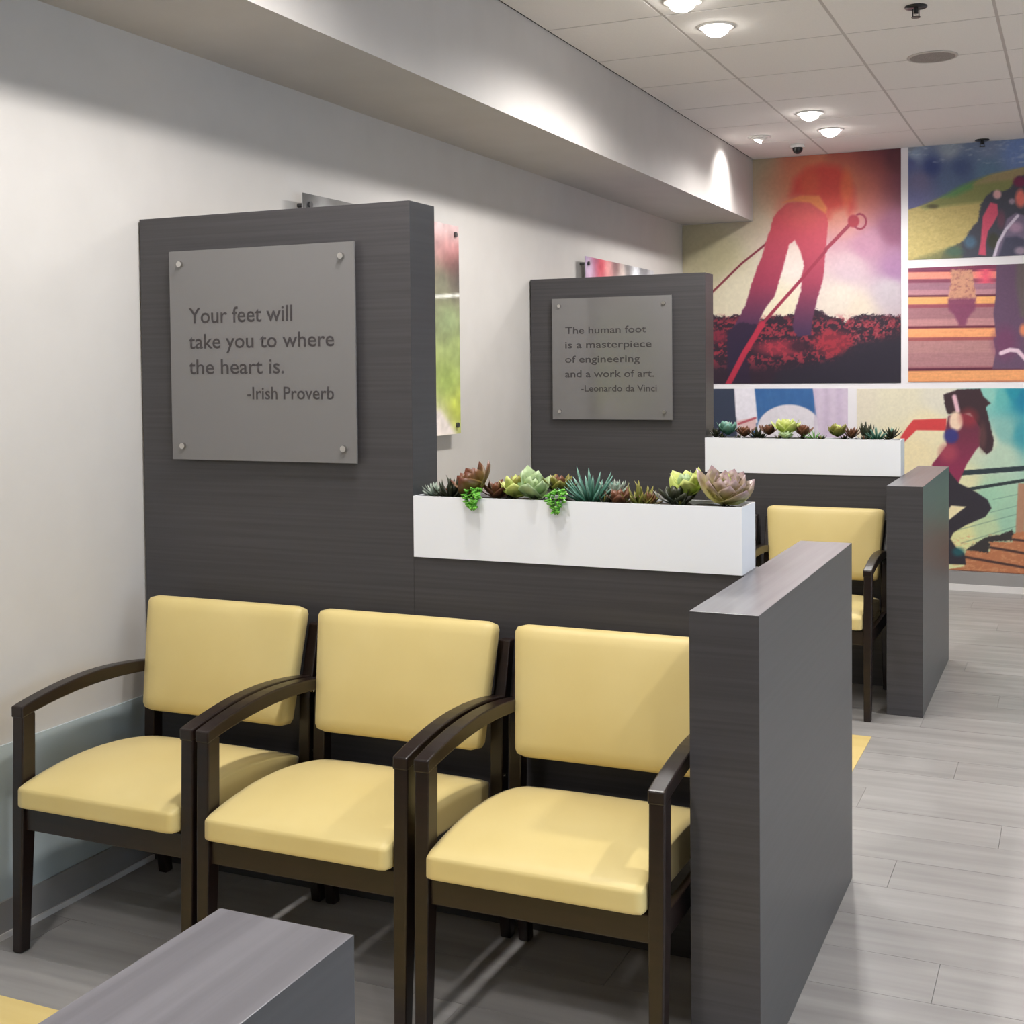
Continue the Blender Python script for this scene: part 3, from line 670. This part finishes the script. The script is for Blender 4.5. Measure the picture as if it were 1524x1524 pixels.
def paint_runner(p):
    p.bg([(-300, 100, (224, 214, 190)), (-300, 900, (226, 210, 160)), (0, 100, (226, 218, 188)), (200, 300, (238, 224, 180)), (100, 500, (240, 222, 172)), (270, 100, (222, 216, 196)), (600, 400, (206, 212, 184)), (620, 90, (130, 195, 180)), (690, 100, (84, 172, 168)), (780, 60, (24, 130, 152)), (850, 100, (14, 112, 146)),
          (1200, 200, (10, 100, 140)), (840, 350, (52, 142, 156)), (720, 330, (120, 178, 168)), (700, 500, (176, 204, 178)), (600, 800, (150, 200, 166)), (420, 1050, (222, 222, 152)), (430, 700, (224, 220, 170)), (380, 880, (238, 222, 170)), (750, 950, (146, 194, 164)), (600, 1000, (182, 206, 156)), (1200, 900, (120, 180, 160))], 4)
    for a, b_, w_ in (((640, 800), (1400, 640), 5), ((620, 890), (1400, 690), 5), ((400, 1010), (1400, 740), 6), ((420, 1100), (1400, 800), 6), ((560, 1090), (1400, 860), 5)): p.line([a, b_], w_, (96, 132, 112), 5, .7)
    p.poly([(810, 690), (860, 690), (850, 1060), (790, 1060)], (166, 120, 92), 8)
    p.poly([(200, 1300), (440, 1262), (450, 1150), (620, 1160), (612, 1090), (770, 1095), (765, 1035), (1500, 930), (1500, 1500), (200, 1500)], (176, 104, 66), 7, 1, 6)
    n = fbm(p.U/22, p.V/12, 3); p.blend(np.clip((n-.52)*5, 0, 1)*.5*(p.V > 1040)*(p.U > 300), (214, 150, 104))
    for a, b_ in (((440, 1195), (1200, 1330)), ((620, 1130), (1200, 1230)), ((780, 1075), (1200, 1130)), ((320, 1290), (850, 1320))): p.line([a, b_], 17, (58, 36, 34), 6)
    p.poly([(450, 1145), (540, 1085), (620, 1050), (700, 1035), (770, 1005), (775, 1080), (612, 1092), (612, 1170), (500, 1155)], (42, 38, 38), 8, 1, 12)
    p.line([(380, 622), (1400, 545)], 36, (32, 44, 50)); p.line([(430, 737), (860, 668), (1400, 600)], 22, (34, 46, 48))
    p.poly([(318, 243), (90, 252), (50, 300), (0, 375), (20, 415), (110, 325), (315, 328)], (206, 54, 56), 8)
    p.poly([(330, 225), (430, 205), (560, 260), (560, 420), (520, 460), (455, 560), (400, 690), (320, 720), (200, 640), (220, 555), (320, 430), (308, 340)], lambda U, V: np.stack([92+np.clip(V-300, 0, 300)*.12, 34+0*V, 52+np.clip(V-300, 0, 300)*.05+0*U], -1), 10)
    p.oval(330, 480, 60, 60, (170, 60, 76), .9, .7)
    p.poly([(296, 80), (340, 65), (400, 42), (550, 38), (572, 92), (624, 142), (588, 165), (612, 260), (645, 400), (632, 460), (592, 492), (545, 440), (556, 320), (480, 205), (400, 215), (325, 212), (305, 150)], (46, 28, 34), 9, 1, 5)
    p.line([(372, 95), (395, 190)], 30, (226, 176, 190), 12); p.oval(384, 262, 46, 66, (240, 206, 176), .4); p.oval(350, 365, 50, 50, (44, 42, 108), .5); p.oval(470, 240, 60, 60, (150, 36, 44), .9, .6)
    p.oval(565, 370, 26, 90, (86, 50, 50), .9, .7)
    p.poly([(250, 620), (330, 600), (405, 690), (520, 748), (600, 800), (628, 860), (585, 920), (450, 978), (365, 1030), (345, 1070), (385, 1130), (442, 1172), (452, 1250), (320, 1245), (250, 1240), (280, 1000), (318, 955), (450, 850), (350, 842), (310, 900), (200, 900)], (36, 32, 40), 8)
    p.oval(400, 1160, 40, 30, (20, 84, 92), .8, .8)
    p.grain(12, .08, 9)
mural(.5235, 1.543, 1.401, HC-.003, 1040, 220, 4.232, paint_hiker, 'tall red and purple mural of a hiker bending over poles', 1.22)
# strip of the same print below the soffit, left of its front face
def joinless(x0, x1, z0, z1):
    o = mural(x0, x1, z0, z1, 1040, 220, 4.232, paint_hiker, 'x', 1.22); return o
m1 = [o for o in COL.objects if o.name == 'wall_mural'][0]
m2 = joinless(.002, .5235, 1.401, SZ-.002)
for k in ('label', 'category', 'group'): del m2[k]
m2.name = 'mural_strip'; m2.parent = m1
mural(1.591, 3.4, 2.236, HC-.003, 1340, 200, 6.93, paint_meadow, 'mural of seated hikers on a yellow meadow below blue hills', .86)
mural(1.591, 3.4, 1.406, 2.181, 1340, 380, 6.93, paint_steps, 'mural of boots climbing orange-edged steps', .9)
mural(.002, 1.186, .131, 1.365, 1020, 540, 3.024, paint_lower, 'mural with blue and white clothing behind the far planter')
mural(1.246, 3.4, .131, 1.362, 1340, 570, 4.62, paint_runner, 'mural of a woman running past a railing under a teal sky')

# acrylic posters on the left wall
def poster(y0, y1, z0, z1, fn, label, xo=.05):
    t = thing('acrylic_poster', (0, y0, z0), label, 'poster')
    nu, nv = int((y1-y0)/.008), int((z1-z0)/.008)
    a, b_ = np.meshgrid(np.linspace(0, 1, nu), np.linspace(0, 1, nv))
    p = Paint(a*100, (1-b_)*100); fn(p)
    sheet('print', (xo-.006, 0, 0), (0, y1-y0, 0), (0, 0, z1-z0), (1, 0, 0), nu, nv, p.C, .006, t)
    for yy in (.04, y1-y0-.04):
        for zz in (.04, z1-z0-.04):
            b = bmesh.new(); cyl(b, (xo/2-.003, yy, zz), .008, xo-.008, 'X', 14); cyl(b, (xo+.005, yy, zz), .012, .009, 'X', 18); obj('standoff_bolt', b, M_frame, t)
def paint_p1(p):
    p.bg([(0, 0, (60, 58, 58)), (10, 8, (200, 200, 200)), (20, 3, (90, 88, 86)), (35, 3, (190, 188, 184)), (50, 50, (120, 140, 80)), (88, 2, (235, 215, 215)), (99, 4, (238, 226, 226)), (90, 10, (214, 150, 150)), (99, 10, (190, 110, 110)), (93, 17, (120, 70, 70)), (99, 17, (90, 60, 60)),
          (88, 26, (120, 130, 105)), (99, 26, (80, 80, 74)), (92, 45, (140, 156, 112)), (99, 60, (160, 176, 110)), (90, 75, (150, 170, 90)), (96, 88, (190, 200, 80)), (85, 95, (236, 226, 210))], 3)
    p.line([(80, 35), (100, 33)], 1.6, (225, 225, 215), 1)
    p.poly([(78, 88), (84, 88), (97, 101), (78, 101)], (240, 228, 222), 3); p.grain(5, .35, 3)
def paint_p2(p):
    p.bg([(0, 0, (190, 170, 205)), (6, 5, (222, 205, 232)), (12, 2, (160, 80, 110)), (20, 4, (200, 66, 80)), (30, 5, (226, 160, 158)), (42, 2, (120, 90, 92)), (50, 6, (225, 210, 200)), (58, 3, (110, 108, 110)), (70, 5, (226, 230, 236)), (85, 2, (120, 120, 124)), (95, 6, (200, 200, 204)), (50, 60, (120, 140, 150))], 4)
    p.grain(5, .3, 3)
poster(.84, 2.112, 1.228, 2.177, paint_p1, 'colourful acrylic poster on the left wall behind the near tall panel')
poster(3.745, 5.02, 1.228, 2.170, paint_p2, 'colourful acrylic poster on the left wall behind the far tall panel')
